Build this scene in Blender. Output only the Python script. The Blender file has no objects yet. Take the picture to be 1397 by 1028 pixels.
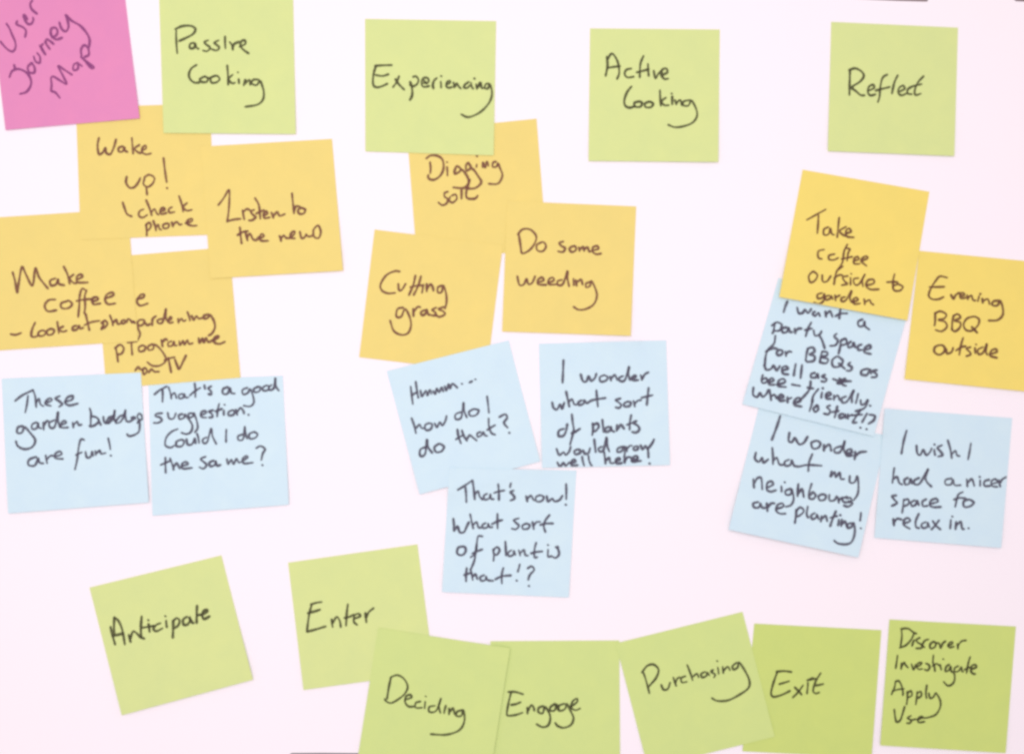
import bpy, math, random
from mathutils import Vector

random.seed(7)
scene = bpy.context.scene
C = scene.collection

# ------------------------------------------------------------------ measures
# A sticky note is 76 mm wide; it measures 180 units on the survey grid used below (1397 x 1028 units).
S = 0.000422                    # metres per survey unit
CX, CY = 698.5, 514.0
D = 0.62                        # camera height over the sheet

# ------------------------------------------------------------------ camera
cam_d = bpy.data.cameras.new('camera')
cam = bpy.data.objects.new('camera', cam_d); C.objects.link(cam)
cam.location = (0, 0, D); cam.rotation_euler = (0, 0, 0)
cam_d.sensor_fit = 'HORIZONTAL'; cam_d.sensor_width = 36.0
cam_d.lens = 36.0 * D / (1397 * S)
cam_d.clip_start = 0.01; cam_d.clip_end = 50
scene.camera = cam

# ------------------------------------------------------------------ ambient room light
w = bpy.data.worlds.new('World'); scene.world = w; w.use_nodes = True
bg = w.node_tree.nodes['Background']
bg.inputs['Color'].default_value = (1.0, 0.825, 0.88, 1)
bg.inputs['Strength'].default_value = 0.645

# ------------------------------------------------------------------ lamp: a big soft window-like area light, up and to the left
ld = bpy.data.lights.new('window_light', 'AREA'); ld.shape = 'RECTANGLE'
ld.size = 0.8; ld.size_y = 0.6; ld.energy = 7.7; ld.color = (0.985, 0.93, 1.0)
lo = bpy.data.objects.new('window_light', ld); C.objects.link(lo)
lo.location = (-0.12, 0.15, 1.0)
lo.rotation_euler = (Vector((-0.06, 0.04, 0)) - Vector(lo.location)).to_track_quat('-Z', 'Y').to_euler()

vs = scene.view_settings
vs.view_transform = 'Standard'; vs.look = 'None'; vs.exposure = 0.0; vs.gamma = 1.0
vs.use_curve_mapping = False
scene.render.engine = 'CYCLES'
scene.cycles.max_bounces = 6
scene.cycles.filter_width = 3.1          # a soft lens


# ------------------------------------------------------------------ materials
def new_mat(name):
    m = bpy.data.materials.new(name); m.use_nodes = True
    nt = m.node_tree
    return m, nt, nt.nodes['Principled BSDF']

def mixer(nt, fac, a, b):
    n = nt.nodes.new('ShaderNodeMix'); n.data_type = 'RGBA'
    nt.links.new(fac, n.inputs[0])
    n.inputs[6].default_value = (*a, 1); n.inputs[7].default_value = (*b, 1)
    return n

def noise(nt, scale, detail=3, rough=0.55):
    t = nt.nodes.new('ShaderNodeTexCoord')
    n = nt.nodes.new('ShaderNodeTexNoise')
    n.inputs['Scale'].default_value = scale; n.inputs['Detail'].default_value = detail
    n.inputs['Roughness'].default_value = rough
    nt.links.new(t.outputs['Object'], n.inputs['Vector'])
    return n

def paper_mat(name, col, vary=0.055, fibre=0.15):
    m, nt, p = new_mat(name)
    big = noise(nt, 55, 4, 0.65); fine = noise(nt, 1400, 2, 0.7)
    add = nt.nodes.new('ShaderNodeMath'); add.operation = 'MULTIPLY_ADD'
    nt.links.new(fine.outputs['Fac'], add.inputs[0]); add.inputs[1].default_value = 0.35
    nt.links.new(big.outputs['Fac'], add.inputs[2])
    sub = nt.nodes.new('ShaderNodeMath'); sub.operation = 'SUBTRACT'; sub.use_clamp = True
    nt.links.new(add.outputs[0], sub.inputs[0]); sub.inputs[1].default_value = 0.17
    # uneven dye: slightly cooler and warmer patches in the stock
    lo_c = tuple(c * (1 - vary) * h for c, h in zip(col, (0.985, 1.01, 1.05)))
    hi_c = tuple(min(1, c * (1 + vary) * h) for c, h in zip(col, (1.015, 0.995, 0.94)))
    mx = mixer(nt, sub.outputs[0], lo_c, hi_c)
    nt.links.new(mx.outputs[2], p.inputs['Base Color'])
    p.inputs['Roughness'].default_value = 0.85
    p.inputs['Specular IOR Level'].default_value = 0.18
    b = nt.nodes.new('ShaderNodeBump'); b.inputs['Strength'].default_value = fibre
    b.inputs['Distance'].default_value = 0.0001
    nt.links.new(fine.outputs['Fac'], b.inputs['Height'])
    nt.links.new(b.outputs['Normal'], p.inputs['Normal'])
    return m

def ink_mat(name, dark, pale):
    m, nt, p = new_mat(name)
    n = noise(nt, 230, 5, 0.75)
    r = nt.nodes.new('ShaderNodeMapRange')
    r.inputs['From Min'].default_value = 0.3; r.inputs['From Max'].default_value = 0.72
    nt.links.new(n.outputs['Fac'], r.inputs['Value'])
    mx = mixer(nt, r.outputs[0], dark, pale)
    nt.links.new(mx.outputs[2], p.inputs['Base Color'])
    # felt-tip ink is not fully opaque: the paper shows through, and crossing strokes get darker
    a = nt.nodes.new('ShaderNodeMapRange')
    a.inputs['From Min'].default_value = 0.3; a.inputs['From Max'].default_value = 0.72
    a.inputs['To Min'].default_value = 0.88; a.inputs['To Max'].default_value = 0.58
    nt.links.new(n.outputs['Fac'], a.inputs['Value'])
    nt.links.new(a.outputs[0], p.inputs['Alpha'])
    p.inputs['Roughness'].default_value = 0.75
    p.inputs['Specular IOR Level'].default_value = 0.2
    return m

PAPER = {
    'green':  paper_mat('green note paper', (0.597, 0.712, 0.285)),
    'half_dimmed': paper_mat('spring green note paper', (0.555, 0.695, 0.250)),  # copy of the green paper with some light falloff put into its colour
    'dimmed':   paper_mat('lime green note paper', (0.530, 0.665, 0.190)),  # same green again, stronger lower-right falloff painted into the colour
    'yellow': paper_mat('yellow note paper', (0.738, 0.628, 0.194)),
    'warm_lit_yellow':  paper_mat('amber note paper', (0.778, 0.660, 0.162)),  # copy of the yellow paper, right-hand warm dim light painted into its colour
    'blue':   paper_mat('pale blue note paper', (0.562, 0.757, 0.803)),
    'pink':   paper_mat('pink note paper', (0.670, 0.252, 0.450)),
}
INK = {
    'green':  ink_mat('felt pen on green', (0.055, 0.056, 0.026), (0.085, 0.085, 0.032)),
    'half_dimmed': ink_mat('felt pen on spring green', (0.048, 0.050, 0.022), (0.075, 0.078, 0.028)),
    'dimmed':   ink_mat('felt pen on lime', (0.045, 0.045, 0.018), (0.072, 0.070, 0.024)),
    'yellow': ink_mat('felt pen on yellow', (0.165, 0.064, 0.050), (0.235, 0.102, 0.062)),
    'warm_lit_yellow':  ink_mat('felt pen on amber', (0.135, 0.056, 0.036), (0.195, 0.090, 0.045)),
    'blue':   ink_mat('felt pen on blue', (0.076, 0.072, 0.108), (0.112, 0.108, 0.145)),
    'pink':   ink_mat('felt pen on pink', (0.245, 0.060, 0.200), (0.300, 0.075, 0.230)),
}
# the white sheet: faint, uneven lilac and cream tints in the stock
WHITE = paper_mat('white sheet paper', (0.845, 0.840, 0.845), 0.012, 0.1)
_nt = WHITE.node_tree
_cloud = noise(_nt, 7, 4, 0.6)
_tint = mixer(_nt, _cloud.outputs['Fac'], (0.865, 0.838, 0.868), (0.848, 0.846, 0.830))
_old = _nt.nodes['Principled BSDF'].inputs['Base Color']
_nt.links.new(_tint.outputs[2], _old)


tm, tnt, tp = new_mat('taupe laminate')
tn = noise(tnt, 30, 5)
tmx = mixer(tnt, tn.outputs['Fac'], (0.15, 0.115, 0.12), (0.26, 0.20, 0.20))
tnt.links.new(tmx.outputs[2], tp.inputs['Base Color']); tp.inputs['Roughness'].default_value = 0.5


# ------------------------------------------------------------------ helpers
def at(px, py, z):
    k = (D - z) / D
    return Vector(((px - CX) * S * k, (CY - py) * S * k, z))

def mesh_obj(name, verts, faces, mat, parent=None, smooth=False):
    me = bpy.data.meshes.new(name); me.from_pydata(verts, [], faces); me.update()
    me.materials.append(mat)
    if smooth:
        me.polygons.foreach_set('use_smooth', [True] * len(me.polygons))
    o = bpy.data.objects.new(name, me); C.objects.link(o)
    if parent: o.parent = parent
    return o

# ------------------------------------------------------------------ the table and the sheet
def slab(name, outline, z0, z1, mat):
    n = len(outline)
    vs_ = [(x, y, z1) for x, y in outline] + [(x, y, z0) for x, y in outline]
    fs = [list(range(n))[::-1], list(range(n, 2 * n))]
    for i in range(n):
        j = (i + 1) % n
        fs.append([i, j, n + j, n + i])
    return mesh_obj(name, vs_, fs, mat)

hw, hh, r = 0.75, 0.55, 0.03
ring = []
for cx, cy, a0 in ((hw - r, hh - r, 0), (-hw + r, hh - r, 90), (-hw + r, -hh + r, 180), (hw - r, -hh + r, 270)):
    for k in range(7):
        a = math.radians(a0 + 15 * k); ring.append((cx + r * math.cos(a), cy + r * math.sin(a)))
table = slab('tabletop', ring[::-1], -0.026, -0.0008, tm)
table['kind'] = 'structure'

# white sheet: its long edges run just outside the picture, with shallow nicks where the table shows
edge = [(-90, -7), (300, -6), (700, -5), (1000, -4), (1150, -2.5), (1190, 0.0), (1225, 1.6), (1262, 2.6),
        (1265, 2.4), (1268, -3), (1320, -4), (1380, -3.5), (1386, 2.0), (1400, 2.6), (1416, 2.2), (1422, -4), (1500, -5),
        (1505, 300), (1503, 700), (1500, 1040), (1200, 1041), (960, 1040), (560, 1039), (530, 1032), (500, 1026.6),
        (440, 1026.1), (398, 1026.3), (394, 1029), (391, 1037), (200, 1038), (-92, 1040), (-95, 500)]
sheet = slab('paper_sheet', [((x - CX) * S, (CY - y) * S) for x, y in edge], -0.0005, 0.0, WHITE)
sheet['label'] = 'large plain white paper sheet that all the sticky notes are stuck on'
sheet['category'] = 'paper sheet'


# ------------------------------------------------------------------ sticky notes
N = 26
NOTES = []        # built notes, lowest first

def smooth01(t):
    t = max(0.0, min(1.0, t)); return t * t * (3 - 2 * t)

class Note:
    def __init__(s, quad, lift, wave, flap):
        s.q = [Vector(p) for p in quad]
        s.lift = lift
        s.z = [[0.0] * (N + 1) for _ in range(N + 1)]
        ph = random.uniform(0, 6.28)
        for j in range(N + 1):
            v = j / N
            for i in range(N + 1):
                u = i / N
                b = lift[0] * (1 - u) + lift[1] * u
                side = 0.12 * b * (2 * u - 1) ** 2 * smooth01((v - 0.2) / 0.8)
                s.z[j][i] = 0.00022 + b * max(0, (v - 0.22) / 0.78) ** 2.1 + side + wave * math.sin(u * 4.5 + v * 2.3 + ph) * v + flap * max(0, (u - 0.55) / 0.45) ** 2
    def px(s, u, v):
        a, b, c, d = s.q
        return a * ((1 - u) * (1 - v)) + b * (u * (1 - v)) + c * (u * v) + d * ((1 - u) * v)
    def uv(s, p):
        a, b, c, d = s.q
        u = v = 0.5
        for _ in range(6):
            e = s.px(u, v) - p
            du = (b - a) * (1 - v) + (c - d) * v
            dv = (d - a) * (1 - u) + (c - b) * u
            det = du.x * dv.y - du.y * dv.x
            u -= (e.x * dv.y - e.y * dv.x) / det
            v -= (du.x * e.y - du.y * e.x) / det
        return u, v
    def height(s, u, v):
        u = max(0, min(1, u)) * N; v = max(0, min(1, v)) * N
        i = min(N - 1, int(u)); j = min(N - 1, int(v)); fu = u - i; fv = v - j
        z = s.z
        return (z[j][i] * (1 - fu) + z[j][i + 1] * fu) * (1 - fv) + (z[j + 1][i] * (1 - fu) + z[j + 1][i + 1] * fu) * fv
    def drape(s):
        sup = [[0.0002] * (N + 1) for _ in range(N + 1)]
        m = 0.06
        for o in NOTES:
            for j in range(N + 1):
                for i in range(N + 1):
                    u, v = o.uv(s.px(i / N, j / N))
                    if -m < u < 1 + m and -m < v < 1 + m:
                        sup[j][i] = max(sup[j][i], o.height(u, v) + 0.00024)
        z = [[max(s.z[j][i], sup[j][i]) for i in range(N + 1)] for j in range(N + 1)]
        for _ in range(10):
            y = [[0.0] * (N + 1) for _ in range(N + 1)]
            for j in range(N + 1):
                for i in range(N + 1):
                    t = n = 0.0
                    for dj in (-1, 0, 1):
                        for di in (-1, 0, 1):
                            jj, ii = j + dj, i + di
                            if 0 <= jj <= N and 0 <= ii <= N: t += z[jj][ii]; n += 1
                    y[j][i] = max(t / n, sup[j][i])
            z = y
        s.z = z

def catmull(pts, step=0.75):
    if len(pts) == 1:
        pts = [pts[0] - Vector((0.85, 0.4)), pts[0] + Vector((0.85, 0.4))]
    if len(pts) == 2:
        pts = [pts[0], (pts[0] + pts[1]) / 2 + Vector((random.uniform(-.25, .25), random.uniform(-.25, .25))), pts[1]]
    P = [pts[0] * 2 - pts[1]] + pts + [pts[-1] * 2 - pts[-2]]
    out = []
    for k in range(1, len(P) - 2):
        a, b, c, d = P[k - 1:k + 3]
        n = max(2, int((c - b).length / step))
        for i in range(n):
            t = i / n
            out.append(0.5 * ((2 * b) + (c - a) * t + (2 * a - 5 * b + 4 * c - d) * t * t + (3 * b - a - 3 * c + d) * t ** 3))
    out.append(P[-2])
    return out

def word_mesh(note, origin, strokes, width):
    V, F = [], []
    lift = 0.00006
    def put(p, z):
        u, v = note.uv(p)
        # ink stops at the paper's edge
        u = max(0.004, min(0.996, u)); v = max(0.004, min(0.996, v))
        q = note.px(u, v)
        V.append(tuple(at(q.x, q.y, note.height(u, v) + z) - origin))
        return len(V) - 1
    for st in strokes:
        line = catmull(st)
        ph = random.uniform(0, 6.28); press = random.uniform(0.9, 1.1)
        n = len(line)
        prev = None
        for k, p in enumerate(line):
            t = (line[min(n - 1, k + 1)] - line[max(0, k - 1)])
            if t.length < 1e-6: t = Vector((1, 0))
            t.normalize(); nr = Vector((-t.y, t.x))
            h = width * press * (0.95 + 0.13 * math.sin(k * 0.22 + ph) + 0.05 * math.sin(k * 0.9 + ph))
            endk = min(k, n - 1 - k)
            z = lift + k * 3e-7
            if endk == 0: h *= 0.72
            a = put(p + nr * h, z); b = put(p - nr * h, z)
            if prev: F.append((prev[0], a, b, prev[1]))
            if k == 0 or k == n - 1:                       # rounded end of the stroke
                sgn = -1 if k == 0 else 1
                e1 = put(p + t * sgn * h * 0.75 + nr * h * 0.55, z); e2 = put(p + t * sgn * h * 0.75 - nr * h * 0.55, z)
                F.append((a, e1, e2, b) if k else (e1, a, b, e2))
            prev = (a, b)
        lift += 7e-6
    # every face looks up
    G = []
    for f in F:
        a, b, c = (Vector(V[i]) for i in f[:3]); d = Vector(V[f[3]])
        G.append(f if (c - a).cross(d - b).z > 0 else f[::-1])
    return V, G

PEN = 1.72         # half the pen line, in survey units
GROUPS = {'green': 'green sticky notes', 'dimmed': 'green sticky notes', 'half_dimmed': 'green sticky notes', 'yellow': 'yellow sticky notes', 'warm_lit_yellow': 'yellow sticky notes',
          'blue': 'pale blue sticky notes', 'pink': None}

def sticky_note(colour, quad, lift, label, crop, words, width=1.0, wave=0.00012, flap=0.0):
    lift = (lift[0] * 0.7, lift[1] * 0.7)
    note = Note(quad, lift, wave, flap)
    note.drape()
    NOTES.append(note)
    ctr = note.px(0.5, 0.5)
    origin = at(ctr.x, ctr.y, 0.0)
    root = bpy.data.objects.new('sticky_note', None); C.objects.link(root)
    root.empty_display_size = 0.01
    root.location = origin
    root['label'] = label; root['category'] = 'sticky note'
    if GROUPS[colour]: root['group'] = GROUPS[colour]
    V, F = [], []
    M = N + 1
    for j in range(M):
        for i in range(M):
            p = note.px(i / N, j / N); V.append(tuple(at(p.x, p.y, note.z[j][i]) - origin))
    for j in range(M):
        for i in range(M):
            x, y, z = V[j * M + i]; V.append((x, y, z - 0.00010))
    o2 = M * M
    for j in range(N):
        for i in range(N):
            a, b, c, d = j * M + i, j * M + i + 1, (j + 1) * M + i + 1, (j + 1) * M + i
            F.append((a, d, c, b)); F.append((o2 + a, o2 + b, o2 + c, o2 + d))
    rim = [i for i in range(M)] + [j * M + N for j in range(1, M)] + [N * M + i for i in range(N - 1, -1, -1)] + [j * M for j in range(N - 1, 0, -1)]
    for k in range(len(rim)):
        a, b = rim[k], rim[(k + 1) % len(rim)]
        F.append((a, b, o2 + b, o2 + a))
    mesh_obj('paper', V, F, PAPER[colour], root)
    for text, data, *own in words:
        strokes = []
        ox, oy, k = own[0] if own else crop
        for s_ in data.split('|'):
            n = [float(x) for x in s_.split()]
            strokes.append([Vector((ox + n[i] / k, oy + n[i + 1] / k)) for i in range(0, len(n), 2)])
        v, f = word_mesh(note, origin, strokes, width * PEN)
        wo = mesh_obj('handwritten_word', v, f, INK[colour], root)
        wo['label'] = 'handwritten ' + text
    return root


MM = 0.001
# ---- lowest notes first -------------------------------------------------------------------------
sticky_note('blue', [(202, 519), (386, 512), (394, 688), (208, 703)], (1.3*MM, 1.6*MM),
  'pale blue sticky note asking That\'s a good suggestion, could I do the same',
  (195, 505, 4.895), [
  ("That's", "75 162 112 132 160 106|130 125 132 165 130 212|170 110 183 150 190 190|188 172 210 150 225 187|265 155 240 165 245 188 270 180 275 158 285 180 306 180|345 85 350 130 350 180|310 170 345 140 385 115|410 95 415 125|457 105 436 120 455 140 455 160 435 157"),
  ("a", "570 110 535 125 535 155 565 155 580 120 590 150 615 155"),
  ("good", "700 115 665 130 670 160 700 150 715 125 735 170 740 215 715 240 670 235|765 110 740 125 745 145 775 140 785 115 760 108|825 100 800 115 805 135 835 130 840 105 820 100|860 95 840 115 850 132 875 115 884 50 885 100 908 137"),
  ("suggestion", "130 285 90 290 85 305 115 315 125 335 100 350 70 350|165 280 175 320 205 320 220 285|265 290 240 300 245 325 275 315 280 295 310 330 330 370 320 410 290 425 255 415|330 285 305 290 310 315 335 305 340 285 360 340 365 385 345 415|385 300 420 285 415 270 390 280 390 310 425 315|470 265 440 275 460 290 465 310 440 315|510 220 500 260 495 310|480 275 530 255|540 265 540 300|545 230|595 265 570 280 575 300 605 295 610 270 592 264|620 260 630 300|630 280 650 250 670 270 675 290|705 295"),
  ("Could", "235 390 190 410 155 450 150 500 185 515 210 500|260 460 225 475 225 505 260 505 275 475 258 460|290 455 300 495 330 490 345 455 352 488|360 420 370 450 375 487|430 445 400 460 405 485 430 475 455 390 465 440 490 492"),
  ("I", "557 393 555 435 555 480"),
  ("do", "670 425 635 440 640 465 670 455 680 375 685 420 697 457|740 410 710 425 715 455 750 450 765 425 740 408"),
  ("the", "150 580 150 630 152 685|115 632 155 615 187 600|180 585 200 640 205 665|205 645 225 620 247 657|255 640 300 625 285 610 260 625 265 655 330 650"),
  ("same", "420 575 385 590 405 610 425 630 405 655 375 645|475 600 445 615 450 640 480 630 485 605 495 635 520 630|560 590 570 625 590 595 605 625 625 590 640 615 655 610|670 600 700 580 690 570 665 590 675 620 737 615"),
  ("question mark", "755 520 785 505 815 525 800 555 790 600|798 633"),
  ])

sticky_note('yellow', [(130, 352), (313, 337), (328, 515), (145, 530)], (0.3*MM, 0.4*MM),
  'yellow sticky note reading gardening programme on TV, overlapping a blue note below it',
  (130, 330, 4.895), [
  ("e", "275 382 320 370 325 350 300 355 278 395 300 425 352 410"),
  ("gardening", "440 265 385 265 360 300 375 330 420 320 445 270|357 300 370 370 390 430 363 502|445 290 470 325 512 310|577 218 535 255 530 332|640 250 590 270 600 300 650 290 687 138 685 230 712 292|710 280 750 250 740 230 715 270 730 300 772 290|830 248 835 302|838 280 870 250 890 280 922 265|935 168 960 235 965 277|985 212 1010 265 1040 220 1070 250 1112 240|1185 200 1130 215 1130 250 1175 240 1195 205 1240 270 1255 350 1220 420 1178 447", (145, 405, 8.467)),
  ("programme", "135 700 145 750 152 802|130 710 165 685 190 710 175 745 145 750|240 665 243 710 247 755|213 672 245 665 280 660|310 690 290 705 295 730 325 725 335 700 312 688|385 680 355 695 355 720 385 715 395 685 430 710 465 760 470 795 430 825 380 825 345 800|440 650 450 700|447 670 465 650 482 655|510 660 485 675 490 695 515 690 525 665 530 690 547 690|560 660 565 690 585 660 595 685 615 655 625 680 652 675|690 640 695 675 715 645 725 670 740 640 755 668 785 655 820 640 820 625 795 640 795 670 830 680 867 665"),
  ("on", "265 860 285 835 302 852|315 850 325 885 345 860 330 840 312 855|355 872 375 850 395 865 427 865"),
  ("TV", "487 770 497 820 507 872|460 790 500 775 532 768|530 780 545 820 560 847 585 800 607 755"),
  ])

sticky_note('blue', [(2, 516), (192, 508), (203, 685), (11, 700)], (1.5*MM, 2.4*MM),
  'pale blue sticky note reading These garden buddies are fun',
  (0, 500, 4.895), [
  ("These", "98 230 150 190 222 155|187 190 180 250 168 307|220 155 235 200 242 272|240 240 260 215 270 250 292 265|300 245 345 225 335 210 310 225 305 250 342 262|402 195 370 210 395 230 415 250 393 268|430 235 480 220 485 195 450 205 435 240 465 258 522 245"),
  ("garden", "155 395 120 405 115 440 145 440 165 405 200 440 235 490 215 535 165 550 120 530 105 495|245 370 215 385 215 415 245 410 255 375 260 405 277 412|290 370 292 422|292 395 310 365 327 365|365 355 330 375 335 405 365 400 387 305 388 360 402 407|405 390 440 375 430 360 410 375 410 405 457 405|485 370 490 407|490 390 515 365 525 390 547 385"),
  ("buddies", "188 95 218 200 215 330 210 482|175 470 230 490 330 440 385 370 340 300 240 270|385 375 432 462|480 275 490 370 520 420 580 410 640 320|700 270 600 300 545 400 600 415 690 300 722 138 710 250 702 320 742 392|940 250 850 260 780 330 740 410 830 400 900 300 950 138 945 250 960 350 992 392|990 390 1050 380 1110 330 1152 290|1060 305 1130 285 1162 332|1240 205 1200 270 1230 340 1290 340 1300 270 1250 210|1240 340 1198 422|1245 350 1250 480 1230 600 1130 670 1020 690 978 643", (110, 550, 15.52)),
  ("are", "245 600 195 620 190 655 230 660 250 625 255 610 265 640 292 645|305 590 315 647|313 620 335 595 357 595|365 600 410 585 400 565 370 580 370 610 422 615"),
  ("fun", "565 490 540 485 525 540 515 620 500 687|505 590 525 580 548 570|570 565 580 605 605 600 615 565 622 597|635 560 640 592|640 580 665 560 675 580 707 575"),
  ("exclamation mark", "722 475 732 520 737 553|740 594"),
  ])

sticky_note('yellow', [(-12, 297), (174.5, 285), (188, 465), (-4, 478)], (0.6*MM, 0.5*MM),
  'yellow sticky note reading Make coffee, look at phone, cut by the picture edge',
  (0, 280, 4.673), [
  ("Make", "80 425 95 480 110 557 120 490 140 393 165 440 207 512 225 400 250 460 307 532|355 465 320 480 325 510 355 505 370 470 375 500 412 510|405 388 430 440 445 502|470 440 445 465 470 495 492 495|490 475 525 455 515 440 490 455 495 490 562 492"),
  ("coffee", "355 600 310 605 285 640 305 675 362 668|430 610 390 625 395 655 435 655 460 630 440 608 425 610|545 540 522 532 508 580 505 640 498 714|552 540 540 580 543 640 537 690|485 610 540 600 592 598|590 615 625 600 615 585 590 595 595 630 642 625|665 595 720 575 715 555 680 570 670 605 690 630 737 625"),
  ("dash", "65 820 100 825 137 812"),
  ("Look", "225 745 205 790 200 832 225 838 247 825|270 795 245 810 250 832 280 828 290 805 268 795|325 785 300 800 305 825 335 820 345 795 322 785|365 740 370 780 375 817|405 770 375 790 400 805 427 798"),
  ("at", "490 765 465 775 465 795 490 790 505 765 510 785 532 780|545 690 557 740 570 797|535 765 580 745 637 735"),
  ("phone", "655 740 658 765 645 792|645 752 670 735 685 755 665 780 645 782|700 700 715 740 720 767|720 750 740 730 750 755 767 755|775 735 775 752 795 750 795 732 775 733|808 748 815 725 830 730 842 748 850 740 862 752"),
  ])

sticky_note('yellow', [(103.5, 147), (286.5, 141), (293, 320), (110, 327)], (0.3*MM, 0.3*MM),
  'yellow sticky note reading Wake up, I check phone, tucked under the pink note',
  (100, 150, 5.14), [
  ("Wake", "180 195 170 250 180 310 205 300 225 265 230 300 260 310 285 260 300 205|350 255 320 265 318 290 345 292 358 262 362 285 382 296|410 195 415 250 420 310|465 245 430 270 450 295 475 305|480 285 510 270 505 250 485 265 482 295 510 312 547 305"),
  ("up", "375 465 370 510 395 545 430 540 460 500 470 475|495 475 530 455 568 475 557 515 522 540 492 520 500 480|512 540 518 597"),
  ("exclamation mark", "632 335 642 420 655 510|658 548"),
  ("I", "345 645 360 690 377 730 412 748"),
  ("check", "495 695 465 710 460 740 485 755 520 735|510 630 535 690 550 740|550 715 570 695 585 725 600 735|605 715 640 700 630 685 610 700 615 730 655 722|695 680 670 695 675 720 712 715|740 600 760 660 770 715|800 650 770 680 795 705 833 700"),
  ("phone", "510 800 515 850 515 882|505 810 530 790 545 810 530 840 510 840|560 775 575 820 580 848|578 825 595 805 605 835 620 840|655 795 630 805 635 830 665 825 670 800 650 795|690 785 700 820|698 805 725 785 745 805 762 800|785 795 830 780 830 762 800 775 800 800 835 812 868 810"),
  ])

sticky_note('yellow', [(274, 200), (453, 189.5), (468, 369), (287, 380)], (0.9*MM, 2.2*MM),
  'yellow sticky note reading Listen to the news',
  (270, 180, 4.895), [
  ("Listen", "135 490 170 445 207 388 210 450 205 530 195 602|195 597 240 585 287 580|298 520 310 587|303 535 325 515 347 522|377 520 352 530 365 550 385 570 360 590 338 590|380 440 407 490 417 582|388 545 442 520|440 560 465 545 455 530 440 545 445 575 482 570|490 535 505 577|503 560 530 535 545 560 582 548"),
  ("to", "628 408 635 480 642 547|640 530 655 497 685 500|695 505 670 520 675 545 705 545 717 520 693 505|700 512 722 518"),
  ("the", "280 635 285 690 292 747|263 690 300 668 335 662|315 660 325 700 332 727|325 705 348 680 367 715 390 722 408 700|415 710 440 695 430 680 415 695 420 725 472 727"),
  ("news", "193 370 220 430 237 512|235 440 300 370 342 422|340 430 440 430 540 350 560 280 510 280 460 350 470 430 572 440|680 270 700 370 730 440 800 410 830 340 870 390 940 390 1000 350 1010 230 1110 130 1160 200 1180 300 1140 420 1060 430 1005 375", (370, 300, 17.46)),
  ])

sticky_note('pink', [(-14.5, -4.5), (168.5, -21), (190.5, 161.5), (7.5, 177.5)], (1.2*MM, 1.4*MM),
  'bright pink sticky note with User Journey Map written diagonally across it',
  (0, 0, 5.14), [
  ("User", "110 415 165 500 215 620 260 720 275 820 235 900 170 895 90 830 0 725|305 368 285 420 330 450 400 480 450 530 455 580 438 655|480 350 440 275 412 265 420 320 460 395 510 430 560 410 585 350 575 308|572 5 540 50 530 90 560 170 655 252", (0, 0, 12.857)),
  ("Journey", "65 545 85 500 130 485 185 510 215 555 215 600 185 645 138 660|98 455 105 485|225 440 195 470 205 508 240 510 242 475 222 440|235 393 250 432 278 442 280 400 258 370|278 318 300 355 320 387|298 352 290 325 302 308|312 290 330 318 350 347|322 308 325 277 345 285 378 312|350 232 372 262 402 235 395 200 365 198 355 225 365 260 395 278 437 265|415 155 430 200 460 222 480 190 472 140 458 103|462 105 500 145 560 180 605 230 628 280 623 340"),
  ("Map", "422 690 388 650 357 640|357 640 362 595 358 550 375 538 420 565 467 590 440 530 408 465 450 490 507 527|547 440 517 455 515 492 545 485 550 450 577 467|565 398 605 432 657 470 640 478 600 432|572 395 568 350 590 318 617 340 622 385 590 402"),
  ], width=1.02)

sticky_note('green', [(217, -4), (400, -3), (403.5, 183), (223, 181.5)], (1.0*MM, 1.6*MM),
  'green sticky note headed Passive Cooking, beside the pink note',
  (200, 0, 5.14), [
  ("Passive", "215 377 210 320 207 250 208 215|198 207 250 185 310 183 342 205 325 240 270 270 225 290|335 300 305 310 305 340 335 335 340 305 350 335 367 345|435 283 405 295 420 315 445 335 425 360 393 355|507 283 475 300 490 315 510 335 490 355 453 345|550 255 550 300 553 342|580 293 600 320 605 352|600 345 615 310 652 293|650 330 690 310 690 285 665 290 658 325 685 355 717 377"),
  ("Cooking", "352 455 315 480 297 520 305 555 335 580 372 580|410 535 375 555 385 575 420 575 430 550 405 535|480 530 450 550 455 580 490 578 512 555 487 532 425 555|565 458 570 520 572 597|605 523 575 555 600 585 622 580|645 553 648 587|640 508|680 602 690 560 697 570|690 590 720 560 727 597|790 560 750 560 735 585 770 598 795 570 810 600 822 650 815 700 775 735 688 750"),
  ])

sticky_note('yellow', [(555, 180), (732, 162), (746, 340), (569, 356)], (0.3*MM, 0.3*MM),
  'yellow sticky note reading Digging soil, its top tucked under a green note',
  (550, 160, 5.14), [
  ("Digging", "135 240 145 340 140 430|73 192 140 145 240 145 320 190 350 270 345 370 300 460 220 520 150 525 105 490 112 445|405 320 412 467|405 250|640 370 570 310 530 370 530 430 590 410 640 370 700 430 745 520 735 600 660 660 500 648|790 330 740 260 705 310 720 385 780 350 830 370 900 470 950 560 900 630 830 665 722 665|877 278 872 332|880 155|970 332 975 250 1010 330 1040 240 1067 312|1190 240 1140 250 1130 320 1190 320 1215 270 1250 350 1285 450 1250 550 1190 595 1063 590", (575, 200, 11.64)),
  ("soil", "422 715 365 740 370 800 415 830 400 900 330 930 263 883|460 790 440 850 490 890 560 830 540 760 480 780|635 690 635 832|772 518 740 620 715 700 710 780 740 825 850 825 897 773", (575, 200, 11.64)),
  ])

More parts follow.
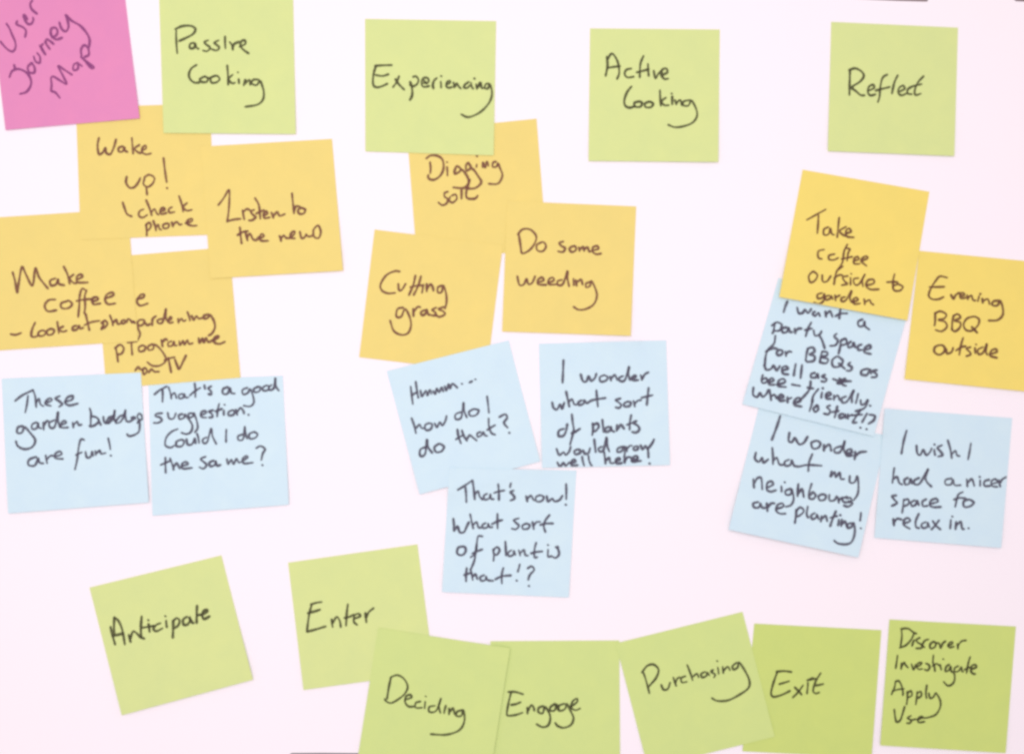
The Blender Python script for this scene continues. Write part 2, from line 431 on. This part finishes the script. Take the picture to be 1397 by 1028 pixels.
sticky_note('green', [(498, 26), (677, 29), (673.5, 212), (498.5, 206.5)], (0.9*MM, 1.0*MM),
  'green sticky note with the single word Experiencing',
  (480, 10, 4.673), [
  ("Experiencing", "270 70 180 72 85 78|100 80 78 150 68 230 75 285 110 305 160 295 225 265|95 175 170 185 237 165|345 185 325 240 278 307|305 215 340 270 402 332|460 245 475 280 485 350 480 400 458 442|490 195 525 190 550 225 535 270 490 295 455 275|600 262 655 250 650 210 610 205 585 240 590 290 625 300 667 290|605 230 640 268|747 205 715 235 702 280 710 322|785 240 790 312|790 187|850 275 885 255 880 235 850 250 845 295 875 310 912 300|920 250 930 312|935 300 955 265 980 300 1002 320|1087 245 1045 275 1030 305 1065 312 1097 282|1105 252 1115 300 1132 322|1143 213|1160 270 1170 327|1172 315 1205 257 1215 300 1232 320|1300 265 1265 270 1250 310 1285 317 1305 275 1325 330 1325 400 1290 480 1200 570 1080 620 998 588", (500, 80, 7.761)),
  ])

sticky_note('yellow', [(511, 313), (686, 335), (664, 508), (490, 487)], (0.5*MM, 0.4*MM),
  'yellow sticky note reading Cutting grass',
  (480, 305, 4.895), [
  ("Cutting", "322 320 285 318 230 345 192 405 200 445 240 465 292 462|310 400 315 445 335 440 360 400|425 345 410 410 380 480|462 348 445 410 412 478|388 425 430 415 472 412|478 405 468 465|500 400 500 455|500 440 525 405 540 425 545 450|605 412 575 425 575 460 600 455 612 415 630 470 632 525 622 570"),
  ("grass", "345 560 305 570 298 620 330 620 355 570 385 620 395 680 375 730 330 742 280 715 255 645|410 565 412 620|412 590 440 555 460 560|490 575 462 590 470 612 492 600 500 572 510 605 525 608|565 560 535 575 555 590 560 612 530 612|618 555 580 570 610 585 622 605 585 622 560 610"),
  ])

sticky_note('yellow', [(692, 274), (868, 281.5), (860.5, 458), (685, 452)], (0.9*MM, 2.0*MM),
  'yellow sticky note reading Do some weeding',
  (675, 265, 4.895), [
  ("Do", "160 265 170 330 178 390|152 270 185 235 235 235 275 275 270 320 235 370 190 395 175 385|310 320 280 340 285 375 320 380 342 350 330 322 308 320"),
  ("some", "460 315 430 325 445 345 470 360 455 385 420 380|525 345 500 360 510 385 540 375 540 350 522 345|560 352 567 382|567 368 590 352 597 380|597 365 620 355 630 382 645 378|650 375 690 365 685 345 655 355 655 385 680 400 712 395"),
  ("weeding", "150 545 165 605 195 600 212 565 225 600 250 590 270 545|285 590 325 575 315 555 290 570 290 600 345 605|355 590 395 575 385 555 360 570 362 600 412 602|450 570 420 580 422 605 455 598 485 515 485 560 497 615|525 560 527 610|540 570 547 612|545 590 575 570 587 605|640 585 610 595 610 620 635 612 645 580 670 625 682 680 660 735 610 765 560 770 525 750"),
  ])

sticky_note('blue', [(527.5, 506), (694, 464), (737, 629), (572.5, 674)], (2.2*MM, 1.0*MM),
  'tilted pale blue sticky note reading Hmm, how do I do that',
  (520, 460, 4.673), [
  ("Hmm", "188 310 195 370 202 427|220 280 227 330 237 387|195 368 235 345|250 335 260 375 285 340 295 370 310 335 322 362|330 340 345 360 355 325 370 350 385 320 397 347|405 310 415 340 430 300 440 325 455 295 487 322"),
  ("ellipsis", "515 295|562 288 582 278|600 268"),
  ("how", "193 512 210 560 222 612|220 580 245 555 255 575 272 580|305 545 280 560 285 590 315 585 325 555 305 545|340 545 355 572 375 540 390 562 410 530 417 498"),
  ("do", "510 475 475 490 475 520 510 510 525 418 530 470 547 512|590 455 560 475 570 500 605 495 622 465 590 455"),
  ("I", "675 373 682 430 687 482"),
  ("do", "290 695 250 715 250 755 280 742 292 652 300 700 327 737|370 675 340 700 350 730 385 725 400 695 370 675"),
  ("that", "733 568 745 650 777 742|713 692 760 662 802 640|785 578 810 650 850 712|845 690 880 642 920 670 967 707|1010 600 970 620 975 660 1020 640 1040 605 1060 640 1092 650|1105 438 1110 540 1140 615 1187 635|1083 582 1140 545 1187 518", (540, 520, 8.731)),
  ("question mark", "752 508 790 490 803 512 783 545 808 577|818 607"),
  ])

sticky_note('blue', [(613, 638), (786.6, 641.5), (776, 814.5), (603, 807)], (1.6*MM, 1.2*MM),
  'pale blue sticky note asking what sort of plant is that, below the other notes',
  (595, 630, 5.14), [
  ("That's", "148 197 200 165 257 126|205 172 210 225 212 283|255 128 265 200 271 263|270 225 295 205 305 240 327 265|360 220 335 235 340 262 370 255 380 225 385 255 407 260|435 153 440 210 440 268|403 217 440 205 482 198|526 145 518 178|547 198 520 210 540 230 550 255 518 270"),
  ("now", "630 235 640 277|640 255 665 235 680 260 692 270|730 230 700 245 705 275 740 272 755 245 730 230|775 235 785 275 815 255 830 275 865 265 887 233"),
  ("exclamation mark", "911 150 913 200 912 262|909 300"),
  ("What", "120 393 125 440 125 482 150 450 165 490 195 490 215 450 231 418|238 363 250 420 261 467|258 440 285 420 295 455 317 460|350 425 325 440 330 462 360 455 365 430 375 455 397 455|430 358 430 420 431 467|388 436 430 415 467 405"),
  ("sort", "582 393 545 405 560 425 580 445 560 470 528 465|630 430 605 445 610 468 645 465 655 440 628 428|675 418 685 472|683 445 705 420 732 418|797 368 765 410 755 450 767 492|728 440 775 430 822 430"),
  ("of", "190 590 155 600 148 640 180 652 205 630 205 600 185 588|327 520 295 520 285 570 272 640 240 668|285 580 270 680 250 735 238 757|250 642 285 625 327 610"),
  ("plant", "400 608 405 650 402 693|400 620 425 595 445 615 430 645 408 650|485 553 488 600 490 657|530 615 505 635 510 658 540 650 545 620 557 652|578 615 590 657|588 640 615 615 625 650 647 655|702 563 690 610 690 665 712 665|663 640 700 630 747 625"),
  ("is", "785 610 785 660 812 658|785 580|835 592 855 610 862 645 840 670 813 662|850 588 858 605"),
  ("that", "215 738 210 790 210 838|193 792 230 780 252 773|240 748 250 790 257 828|255 805 275 785 290 822|340 790 310 805 315 830 345 825 350 800 360 825 402 832|472 738 460 790 461 852|413 822 460 800 527 793"),
  ("exclamation mark", "587 713 572 770|565 830"),
  ("question mark", "640 745 670 730 687 755 657 790 645 827|650 868"),
  ])

sticky_note('blue', [(735, 468.6), (909, 464), (914, 634), (739.6, 638)], (1.1*MM, 1.5*MM),
  'pale blue sticky note with the cramped lines wondering what plants would grow well',
  (725, 455, 5.14), [
  ("I", "225 183 222 260 218 347"),
  ("wonder", "345 283 360 330 385 335 400 300 420 330 445 310 456 278|510 290 480 305 485 335 520 330 535 305 508 288|550 298 560 332|558 315 585 290 602 327|645 295 615 310 620 330 655 325 685 233 680 280 692 327|703 315 735 300 725 290 705 305 710 325 752 325|765 288 775 327|775 320 795 285 822 270"),
  ("what", "145 478 155 520 180 530 200 495 215 525 232 478|243 403 255 460 266 512|258 480 285 460 300 495 322 495|355 465 330 480 335 500 365 490 370 465 387 490|455 393 460 450 466 512|388 490 430 465 522 450"),
  ("sort", "627 453 590 465 610 480 630 500 615 520 588 515|675 475 650 490 655 510 690 505 695 480 670 475|715 468 725 512|722 495 745 470 772 465|822 378 815 440 809 502|768 450 810 440 852 430"),
  ("of", "270 190 215 210 210 265 260 265 290 210 302 138|350 33 360 130 370 200 350 290 330 362|345 240 390 220 442 187", (735, 560, 7.761)),
  ("plants", "570 128 575 200 565 262|575 150 620 135 635 170 600 215 570 215|673 93 680 160 690 227|745 165 705 190 715 225 755 205 765 170 775 210 802 222|830 148 825 217|835 200 870 150 907 195|980 43 965 120 962 202|930 150 985 130|1037 108 1000 128 1050 160 1065 200 1030 230 983 223", (735, 560, 7.761)),
  ("would", "175 803 195 850 225 830 240 850 265 825 276 788|320 810 300 825 310 845 340 835 340 815 318 810|360 815 375 840 400 835 412 800|440 738 445 780 451 832|495 790 470 805 480 825 505 815 526 728 530 780 547 827"),
  ("grow", "640 790 605 805 605 830 635 820 650 790 655 830 650 870|665 790 670 827|668 810 690 785 707 785|735 785 715 800 720 815 745 810 745 785|765 780 780 810 800 785 815 805 845 770 861 738"),
  ("well", "180 898 200 930 225 905 240 925 267 900|275 910 310 895 300 880 280 895 285 925 327 920|355 858 360 890 370 927|400 853 405 890 427 937"),
  ("here", "510 828 515 870 520 912|520 890 545 870 555 905 582 905|590 895 620 880 610 870 590 885 600 910 637 905|650 880 655 907|655 890 675 865 702 868|700 890 745 875 735 855 710 870 710 895 772 890"),
  ("exclamation mark", "815 798 821 870|828 910"),
  ], width=1.1)

sticky_note('green', [(805, 39), (982, 40.5), (980, 221), (803, 219.5)], (1.4*MM, 2.0*MM),
  'green sticky note headed Active Cooking, standing apart with white all around',
  (790, 20, 4.895), [
  ("Active", "185 278 190 340 177 412|190 300 215 262 240 280 262 330 268 390 253 432|188 357 230 350 277 345|352 360 315 370 305 400 325 420 367 415|432 273 410 330 405 422|383 387 430 375 467 365|460 328 465 412|498 373 510 425 530 395 557 370|555 405 590 385 580 360 555 370 550 405 570 430 597 428"),
  ("Cooking", "352 478 320 520 302 575 310 610 340 622 377 610|400 580 370 590 375 615 410 615 420 590 400 578|470 580 440 595 445 618 480 618 495 595 470 580|540 503 542 560 546 612|582 553 550 580 570 605 602 605|622 545 622 602|618 528|640 570 650 602|648 595 675 570 687 607|745 570 700 580 695 605 730 608 750 575 780 625 788 675 760 720 700 745 640 752 593 735"),
  ])

sticky_note('green', [(1134, 30), (1307, 38), (1302, 213), (1129.5, 206)], (1.2*MM, 1.8*MM),
  'green sticky note with the single word Reflect',
  (1110, 10, 4.673), [
  ("Reflect", "232 398 230 470 228 562|223 402 265 390 305 410 320 440 295 475 245 510 270 535 300 560 327 562|345 535 385 515 380 495 355 505 345 535 360 562 397 555|472 428 440 450 425 510 420 570 409 607|393 532 440 520 487 508|537 433 515 480 499 552|545 540 580 520 570 500 545 515 540 545 560 562 592 550|622 508 600 525 600 550 627 555|703 438 665 480 645 530 650 560 685 550|623 507 690 490"),
  ])

sticky_note('warm_lit_yellow', [(1254, 342), (1431, 359), (1412, 535), (1234, 517)], (1.2*MM, 2.2*MM),
  'yellow sticky note reading Evening BBQ outside, cut by the picture edge',
  (1197, 335, 5.14), [
  ("Evening", "492 225 440 215 410 245 375 300 360 350 385 375 430 375 467 358|363 290 420 290 472 288|515 343 535 372 550 345 577 328|580 352 612 345 600 330 580 340 585 367 622 365|630 345 635 377|635 365 660 350 670 380 690 385|715 350 705 392|722 338|735 368 740 402|745 385 775 375 787 412|860 385 815 390 805 415 840 420 862 390 880 440 877 490 840 522 778 525"),
  ("BBQ", "405 468 405 530 400 562|405 475 440 460 482 480 470 510 430 520 475 535 487 570 450 600 405 590|535 488 525 540 523 592|535 490 565 480 582 505 545 525 582 540 577 575 545 600 518 585|680 495 630 510 605 550 620 590 665 595 707 555 712 515 680 495|660 568 702 612"),
  ("outside", "440 695 405 710 400 745 435 765 470 740 467 705 440 695|480 720 490 755 520 745 532 713|602 643 585 700 574 767|548 737 590 710 622 705|655 710 625 722 645 742 655 762 622 775|685 715 687 757|692 692|740 710 705 730 710 760 740 750 767 688 760 740 772 767|790 760 837 745 830 725 800 735 790 770 842 787"),
  ])

sticky_note('blue', [(1035, 556), (1210, 594), (1171, 760), (994, 722)], (5.5*MM, 5.0*MM),
  'pale blue sticky note wondering what my neighbours are planting, its bottom lifting',
  (985, 560, 4.673), [
  ("I", "372 30 350 100 317 187"),
  ("wonder", "430 138 425 190 445 200 465 175 490 212 520 205 547 163|600 190 570 205 580 240 615 235 627 205 600 188|650 213 650 257|655 235 685 215 697 257|760 225 720 240 720 265 755 260 782 193 775 240 787 277|788 272 827 265 820 245 795 255 795 285 832 285|850 258 845 312|850 290 880 265 922 260"),
  ("what", "217 263 210 305 235 325 255 300 265 330 297 308|320 233 325 290 325 342|328 315 350 300 365 340 392 345|430 310 400 325 405 350 435 345 445 315 457 347|577 273 555 330 550 387|455 350 490 355 545 345 637 350"),
  ("my", "700 383 693 418 718 390 725 422 750 395 757 432 782 435|815 413 815 455 845 455 862 418 870 470 865 530 838 572"),
  ("neighbours", "200 433 205 492|205 465 225 430 250 430 257 502|285 492 325 470 315 450 290 460 285 500 310 515 347 505|378 478 380 517|400 455|440 495 405 510 410 535 440 530 445 500 457 560 440 600 403 612|487 463 482 547|485 530 510 500 522 552|572 463 555 520 555 557|558 540 580 520 597 540 580 562 555 557|640 530 615 545 625 570 655 565 662 540 640 530|685 533 685 570 715 570 732 543|740 548 745 587|745 570 768 550|800 545 768 560 780 582 822 578 820 555 790 558|805 575 832 590 805 610 775 603"),
  ("are", "235 580 200 590 205 615 235 615 245 590 255 615 277 620|285 588 290 642|290 615 315 590 337 590|345 627 390 610 385 590 355 600 345 635 370 655 407 655"),
  ("planting", "475 628 470 680 464 717|470 640 500 615 522 640 490 670 470 670|547 608 540 660 552 682|595 650 570 665 575 690 600 680 605 660 617 692|635 668 630 707|635 690 660 670 672 707|727 638 705 690 689 737|688 682 737 670|745 690 740 732|755 665|765 690 760 737|765 720 785 705 797 742|840 715 805 720 800 745 825 740 840 715 847 770 830 830 795 850 740 845 713 825"),
  ("exclamation mark", "886 648 880 702|885 748"),
  ], width=1.1)

sticky_note('blue', [(1062, 379), (1240, 421), (1192, 595), (1013, 551)], (2.2*MM, 1.8*MM),
  'pale blue sticky note crowded with seven lines about wanting a party space',
  (1005, 400, 4.673), [
  ("I", "324 50 310 85 299 122"),
  ("want", "385 88 395 125 420 125 435 105 455 125 477 98|500 115 485 130 500 145 520 125 532 147|565 113 570 152|570 135 595 115 612 152|662 98 654 162|628 147 660 130 707 128"),
  ("a", "805 165 775 180 780 210 810 205 815 180 820 210 847 232"),
  ("party", "245 185 235 240 227 257|223 207 255 185 287 200 275 235 240 240|320 215 290 225 295 250 320 245 330 220 340 245 357 247|370 223 375 257|375 240 395 225 417 225|477 183 455 225 439 277|433 235 482 223|490 233 500 270 530 260 542 240|525 265 545 300 562 352"),
  ("space", "640 255 622 275 645 300 630 330 593 335|665 295 660 340 649 387|665 300 695 290 700 320 665 332|730 305 710 325 715 345 740 335 745 315 757 347|800 325 775 335 775 360 802 360|815 362 852 350 850 330 820 345 815 375 857 387"),
  ("for", "247 268 238 320 200 360 185 400 179 462|183 372 230 350 262 355|275 360 255 375 265 395 290 385 290 365 270 358|310 368 315 402|315 385 335 370 352 375"),
  ("BBQs", "455 348 445 390 440 432|455 350 485 345 497 370 465 390 497 400 490 430 445 437|545 368 535 410 530 442|545 370 577 375 575 395 545 405 582 420 570 445 528 440|640 400 610 425 615 465 655 465 677 430 645 400|650 445 692 482|727 438 710 455 735 470 725 492 698 492"),
  ("as", "840 480 800 490 795 515 830 520 850 485 857 512|897 488 870 495 892 515 890 532 858 535"),
  ("well", "175 455 190 487 220 480 235 460 255 490 277 460|290 492 327 480 315 465 290 475 295 510 332 517|377 448 364 527|417 453 407 542"),
  ("as", "500 505 475 515 475 535 505 535 515 515 522 542|565 518 545 530 572 545 565 562 538 560"),
  ("crossed out letter", "613 545 650 555 692 545 660 575 640 570 690 560 732 560|655 540 675 580 700 590"),
  ("bee", "167 518 158 555 170 572 195 560 185 540 160 552|205 567 237 555 225 540 205 555 210 580 247 582|258 582 307 567 300 545 270 555 265 590 317 597"),
  ("hyphen", "350 580 407 590"),
  ("friendly", "472 558 465 610 430 655 387 697|450 600 492 607|522 608 490 650 479 692|545 628 539 667|550 605|568 657 602 645 590 630 570 645 575 670 607 672|620 648 620 682|622 665 645 650 657 682|700 655 670 670 675 695 705 687 747 618 735 660 735 697|775 638 759 702|790 678 795 710 820 700 837 678 815 730 755 752|852 715"),
  ("where", "107 598 105 645 130 660 150 635 165 660 190 640 202 613|210 613 215 650 220 682|218 660 240 645 257 672|265 672 297 660 285 645 265 660 275 685 307 682|325 658 325 697|328 675 352 663|365 697 407 685 395 665 370 680 370 710 417 722"),
  ("to", "487 678 464 752|510 715 490 735 500 755 520 740 515 715 505 715"),
  ("start", "597 713 575 725 595 745 585 770 553 765|642 718 624 792|603 757 652 748|680 765 655 775 660 795 685 785 690 770 697 797|710 768 710 802|712 785 737 770|790 742 755 795 740 822 767 822|735 778 802 772"),
  ("exclamation mark", "832 763 799 822|790 855"),
  ("question mark", "843 772 880 780 872 810 838 832|828 865"),
  ], width=1.1)

sticky_note('warm_lit_yellow', [(1095, 231.5), (1268, 261.5), (1238, 437), (1063, 405)], (3.6*MM, 3.6*MM),
  'tilted yellow sticky note reading Take coffee outside to garden',
  (1060, 225, 4.673), [
  ("Take", "188 352 245 320 312 283|265 318 262 380 257 437|330 395 300 410 300 445 330 440 340 405 350 440 367 445|397 333 390 400 384 462|442 393 400 420 420 445 437 452|440 437 472 425 460 405 440 420 445 455 492 462"),
  ("coffee", "342 413 285 430 285 490 322 502|440 455 385 470 385 505 430 510 472 490|557 363 525 430 510 530 470 600|535 402 578 408 562 450 552 522|498 502 560 490 602 480|620 520 660 505 650 480 620 500 620 545 672 547|690 520 745 495 730 475 690 500 690 530 737 567", (1075, 280, 6.853)),
  ("outside", "235 615 195 660 210 720 255 700 275 650 235 615|320 650 325 710 365 710 402 658|515 568 460 610 440 680 430 742|428 682 480 652 512 655|562 660 512 672 530 710 555 735 500 747|585 672 585 747|592 640|660 680 615 690 625 740 665 735 720 643 695 700 702 762|730 750 800 730 800 695 750 700 730 750 770 785 852 785", (1075, 280, 6.853)),
  ("to", "750 693 740 740 740 785|698 747 745 745 772 748|770 760 740 775 750 800 785 800 802 775 770 758"),
  ("garden", "290 815 260 825 260 850 290 845 302 820 300 860 270 885 233 875|335 830 310 840 315 860 340 850 345 835 357 857|370 828 375 867|375 845 402 830|435 840 410 850 415 870 440 860 475 803 465 850 477 877|485 872 517 860 505 845 485 860 495 885 532 882|555 853 560 892|560 875 590 860 600 880 617 892"),
  ], width=0.91)

sticky_note('blue', [(1207, 557), (1381, 570), (1366, 747), (1193, 733)], (1.4*MM, 2.4*MM),
  'pale blue sticky note wishing for a nicer space to relax in',
  (1187, 550, 4.895), [
  ("I", "245 178 225 250 209 337"),
  ("wish", "310 278 315 330 335 345 355 310 375 345 400 325 412 298|428 305 435 347|430 275|482 278 450 295 470 320 485 345 453 355|518 243 535 300 546 367|545 340 570 315 580 345 600 352"),
  ("I", "674 263 665 320 654 377"),
  ("had", "162 428 155 480 149 532|155 505 180 490 195 530 217 542|255 495 230 510 235 540 260 535 270 505 282 537|330 495 295 515 300 540 335 530 387 438 370 490 380 525 412 557"),
  ("a", "547 500 505 510 505 540 540 540 555 510 565 545 607 545"),
  ("nicer", "645 503 650 557|650 530 680 505 697 552|735 508 735 552|733 490|797 508 765 520 765 550 802 550|810 537 852 525 835 505 810 520 815 550 852 557|860 508 870 557|868 530 885 505 917 488"),
  ("space", "177 613 147 620 165 645 180 665 143 685|225 638 220 690 214 732|225 645 255 640 257 670 225 687|300 645 275 660 280 685 305 675 315 650 327 682|377 638 350 655 355 685 387 682|400 672 452 655 440 635 405 650 400 680 425 692 477 690"),
  ("to", "622 590 588 612 568 692|558 642 600 630 642 635|660 640 625 655 630 690 670 685 692 660 660 638"),
  ("relax", "155 768 160 817|158 800 180 770 212 775|225 802 267 785 255 765 230 775 225 810 267 837|327 733 305 785 308 825 330 832|375 790 345 805 350 830 380 825 385 795 397 827|418 783 440 815 472 842|462 778 430 820 408 842"),
  ("in", "540 773 535 837|550 755|575 788 570 842|575 815 605 790 615 835 632 837"),
  ("full stop", "657 833"),
  ])

sticky_note('green', [(122, 801), (302, 757), (345, 926.5), (166, 975)], (1.8*MM, 2.2*MM),
  'strongly tilted green sticky note with the single word Anticipate',
  (115, 750, 4.283), [
  ("Anticipate", "93 383 115 480 150 602|140 270 135 380 140 480|140 275 190 320 235 430 265 602|110 500 190 480 252 465|308 478 335 572|330 530 360 445 400 460 450 510 502 530|465 258 455 400 460 517|465 400 560 385 622 375|545 350 560 452|545 308|692 343 640 365 605 410 640 440 717 403|755 308 765 397|747 262|840 308 840 400 835 522|840 320 880 285 915 310 900 370 845 410|1010 265 960 300 965 360 1010 360 1040 310 1030 270 1060 330 1087 345|1125 133 1120 240 1120 347|1115 252 1192 240|1190 240 1240 210 1240 185 1200 200 1185 250 1210 295 1277 260", (140, 810, 8.731)),
  ], width=1.10)

sticky_note('green', [(393, 767), (569.5, 742), (592, 916), (414, 940.5)], (1.2*MM, 0.5*MM),
  'green sticky note with the single word Enter',
  (380, 735, 4.673), [
  ("Enter", "277 400 240 405 203 417|212 415 195 480 180 592|180 590 235 575 302 555|183 472 230 460 267 448|338 508 345 562|345 535 370 495 390 520 397 562|442 413 435 470 430 552|418 502 450 495 482 480|480 507 522 490 510 475 485 485 480 525 502 547|553 468 560 532|558 500 575 465 607 438"),
  ])

sticky_note('half_dimmed', [(669, 874), (845, 873), (846, 1050), (672, 1052)], (0.6*MM, 0.6*MM),
  'green sticky note with the single word Engage',
  (665, 858, 6.047), [
  ("Engage", "168 515 230 515 297 535|195 520 175 600 160 690 170 710 230 705 292 685|193 622 235 615 277 598|328 640 330 697|335 670 360 625 380 640 387 672|465 630 425 645 420 680 455 690 475 640 510 690 518 740 500 790 455 805 403 780|560 610 520 640 520 670 555 665 570 620 582 667|640 610 590 630 595 670 640 655 655 615 690 680 710 730 690 785 630 810 580 795 558 768|680 642 737 600 740 570 705 590 690 640 725 665 767 650"),
  ], width=0.95)

sticky_note('half_dimmed', [(516, 856), (696, 883.5), (668, 1061), (488, 1033)], (1.0*MM, 1.0*MM),
  'green sticky note with the single word Deciding',
  (485, 838, 5.41), [
  ("Deciding", "262 458 245 540 232 622|255 462 310 445 360 475 385 530 365 580 320 620 265 650 230 640 213 620|365 627 412 610 405 590 375 600 365 640 390 675 432 677|482 638 445 650 445 685 492 685|515 638 510 692|518 602|590 670 545 680 545 715 585 715 610 680 632 613 615 670 627 727|667 668 653 727|690 688 690 737|695 715 720 690 732 737|795 700 750 715 745 745 780 745 795 705 805 770 785 830 740 865 660 885 553 880"),
  ], width=0.91, flap=1.5*MM)

sticky_note('dimmed', [(1029, 850), (1202.5, 859), (1189, 1033), (1013, 1024)], (0.6*MM, 1.6*MM),
  'green sticky note with the single word Exit',
  (1015, 838, 5.41), [
  ("Exit", "352 422 295 415 238 420|247 418 215 510 200 580 220 605 280 590 342 560|258 512 300 500 337 488|373 533 410 570 427 592|437 518 400 570 358 612|472 498 465 582|465 485 510 462|567 428 530 490 510 560 530 580 557 572|478 482 532 470|528 522 587 510"),
  ], width=0.95)

sticky_note('half_dimmed', [(840, 877), (1013, 834), (1057, 1004), (884, 1047)], (1.0*MM, 1.2*MM),
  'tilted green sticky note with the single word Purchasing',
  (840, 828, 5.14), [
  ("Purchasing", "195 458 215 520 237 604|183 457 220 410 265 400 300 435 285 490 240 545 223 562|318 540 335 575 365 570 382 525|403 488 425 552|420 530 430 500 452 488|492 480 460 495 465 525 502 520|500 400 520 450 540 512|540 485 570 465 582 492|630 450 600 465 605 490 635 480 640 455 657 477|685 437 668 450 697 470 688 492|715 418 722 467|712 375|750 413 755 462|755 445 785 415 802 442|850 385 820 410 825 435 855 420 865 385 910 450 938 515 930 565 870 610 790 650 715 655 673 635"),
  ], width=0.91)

sticky_note('dimmed', [(1213.5, 844.5), (1386, 854), (1372, 1026.5), (1201, 1016)], (1.4*MM, 2.0*MM),
  'green sticky note listing four words, Discover, Investigate, Apply, Use',
  (1197, 828, 5.14), [
  ("Discover", "160 90 165 200 143 348|148 80 220 70 270 80 330 125 382 150|345 140 325 190 290 250 220 320 128 357|350 238 330 275 313 332|432 205 380 235 390 270 440 300 470 330 440 360 368 362|562 230 510 245 480 280 470 320 502 352|640 260 590 290 575 340 600 365 650 340 665 290 635 262|670 285 710 290 735 357 765 290 812 255|840 320 900 300 910 270 870 275 840 320 870 350 932 335|980 295 987 372|985 345 1010 290 1050 255 1112 245", (1215, 850, 10.746)),
  ("Investigate", "150 -20 140 60 124 168|205 85 200 177|205 150 240 85 265 120 302 160|345 100 375 182 410 108|415 150 470 120 490 85 440 95 420 150 455 180 502 170|545 95 590 115 602 160 570 195 528 180|657 -22 650 80 668 130 680 212|640 135 700 100 742 130|752 110 770 192|795 35|885 110 840 140 825 205 870 195 900 140 905 200 950 240 955 330 920 390 860 410 798 353|1010 130 960 160 955 210 1010 205 1050 150 1060 205 1082 215|1177 0 1150 90 1124 237|1090 190 1140 160 1192 150|1190 180 1260 150 1250 115 1200 130 1185 200 1215 240 1252 245", (1210, 895, 10.348)),
  ("Apply", "127 518 120 560 98 612|125 520 150 515 170 550 180 600 177 617|103 587 145 575 187 570|210 588 210 640 204 682|210 600 235 585 242 615 215 632|280 588 275 640 269 682|278 600 305 590 307 620 280 637|347 543 340 600 345 637|360 598 370 635 395 625 410 600 440 650 440 700 410 750 360 770 323 775"),
  ("Use", "118 713 125 770 135 802 160 790 175 750 192 693|237 758 210 775 237 790 227 810 205 810|280 787 317 770 305 765 285 780 290 805 332 800|240 790 275 782"),
  ], width=0.87)
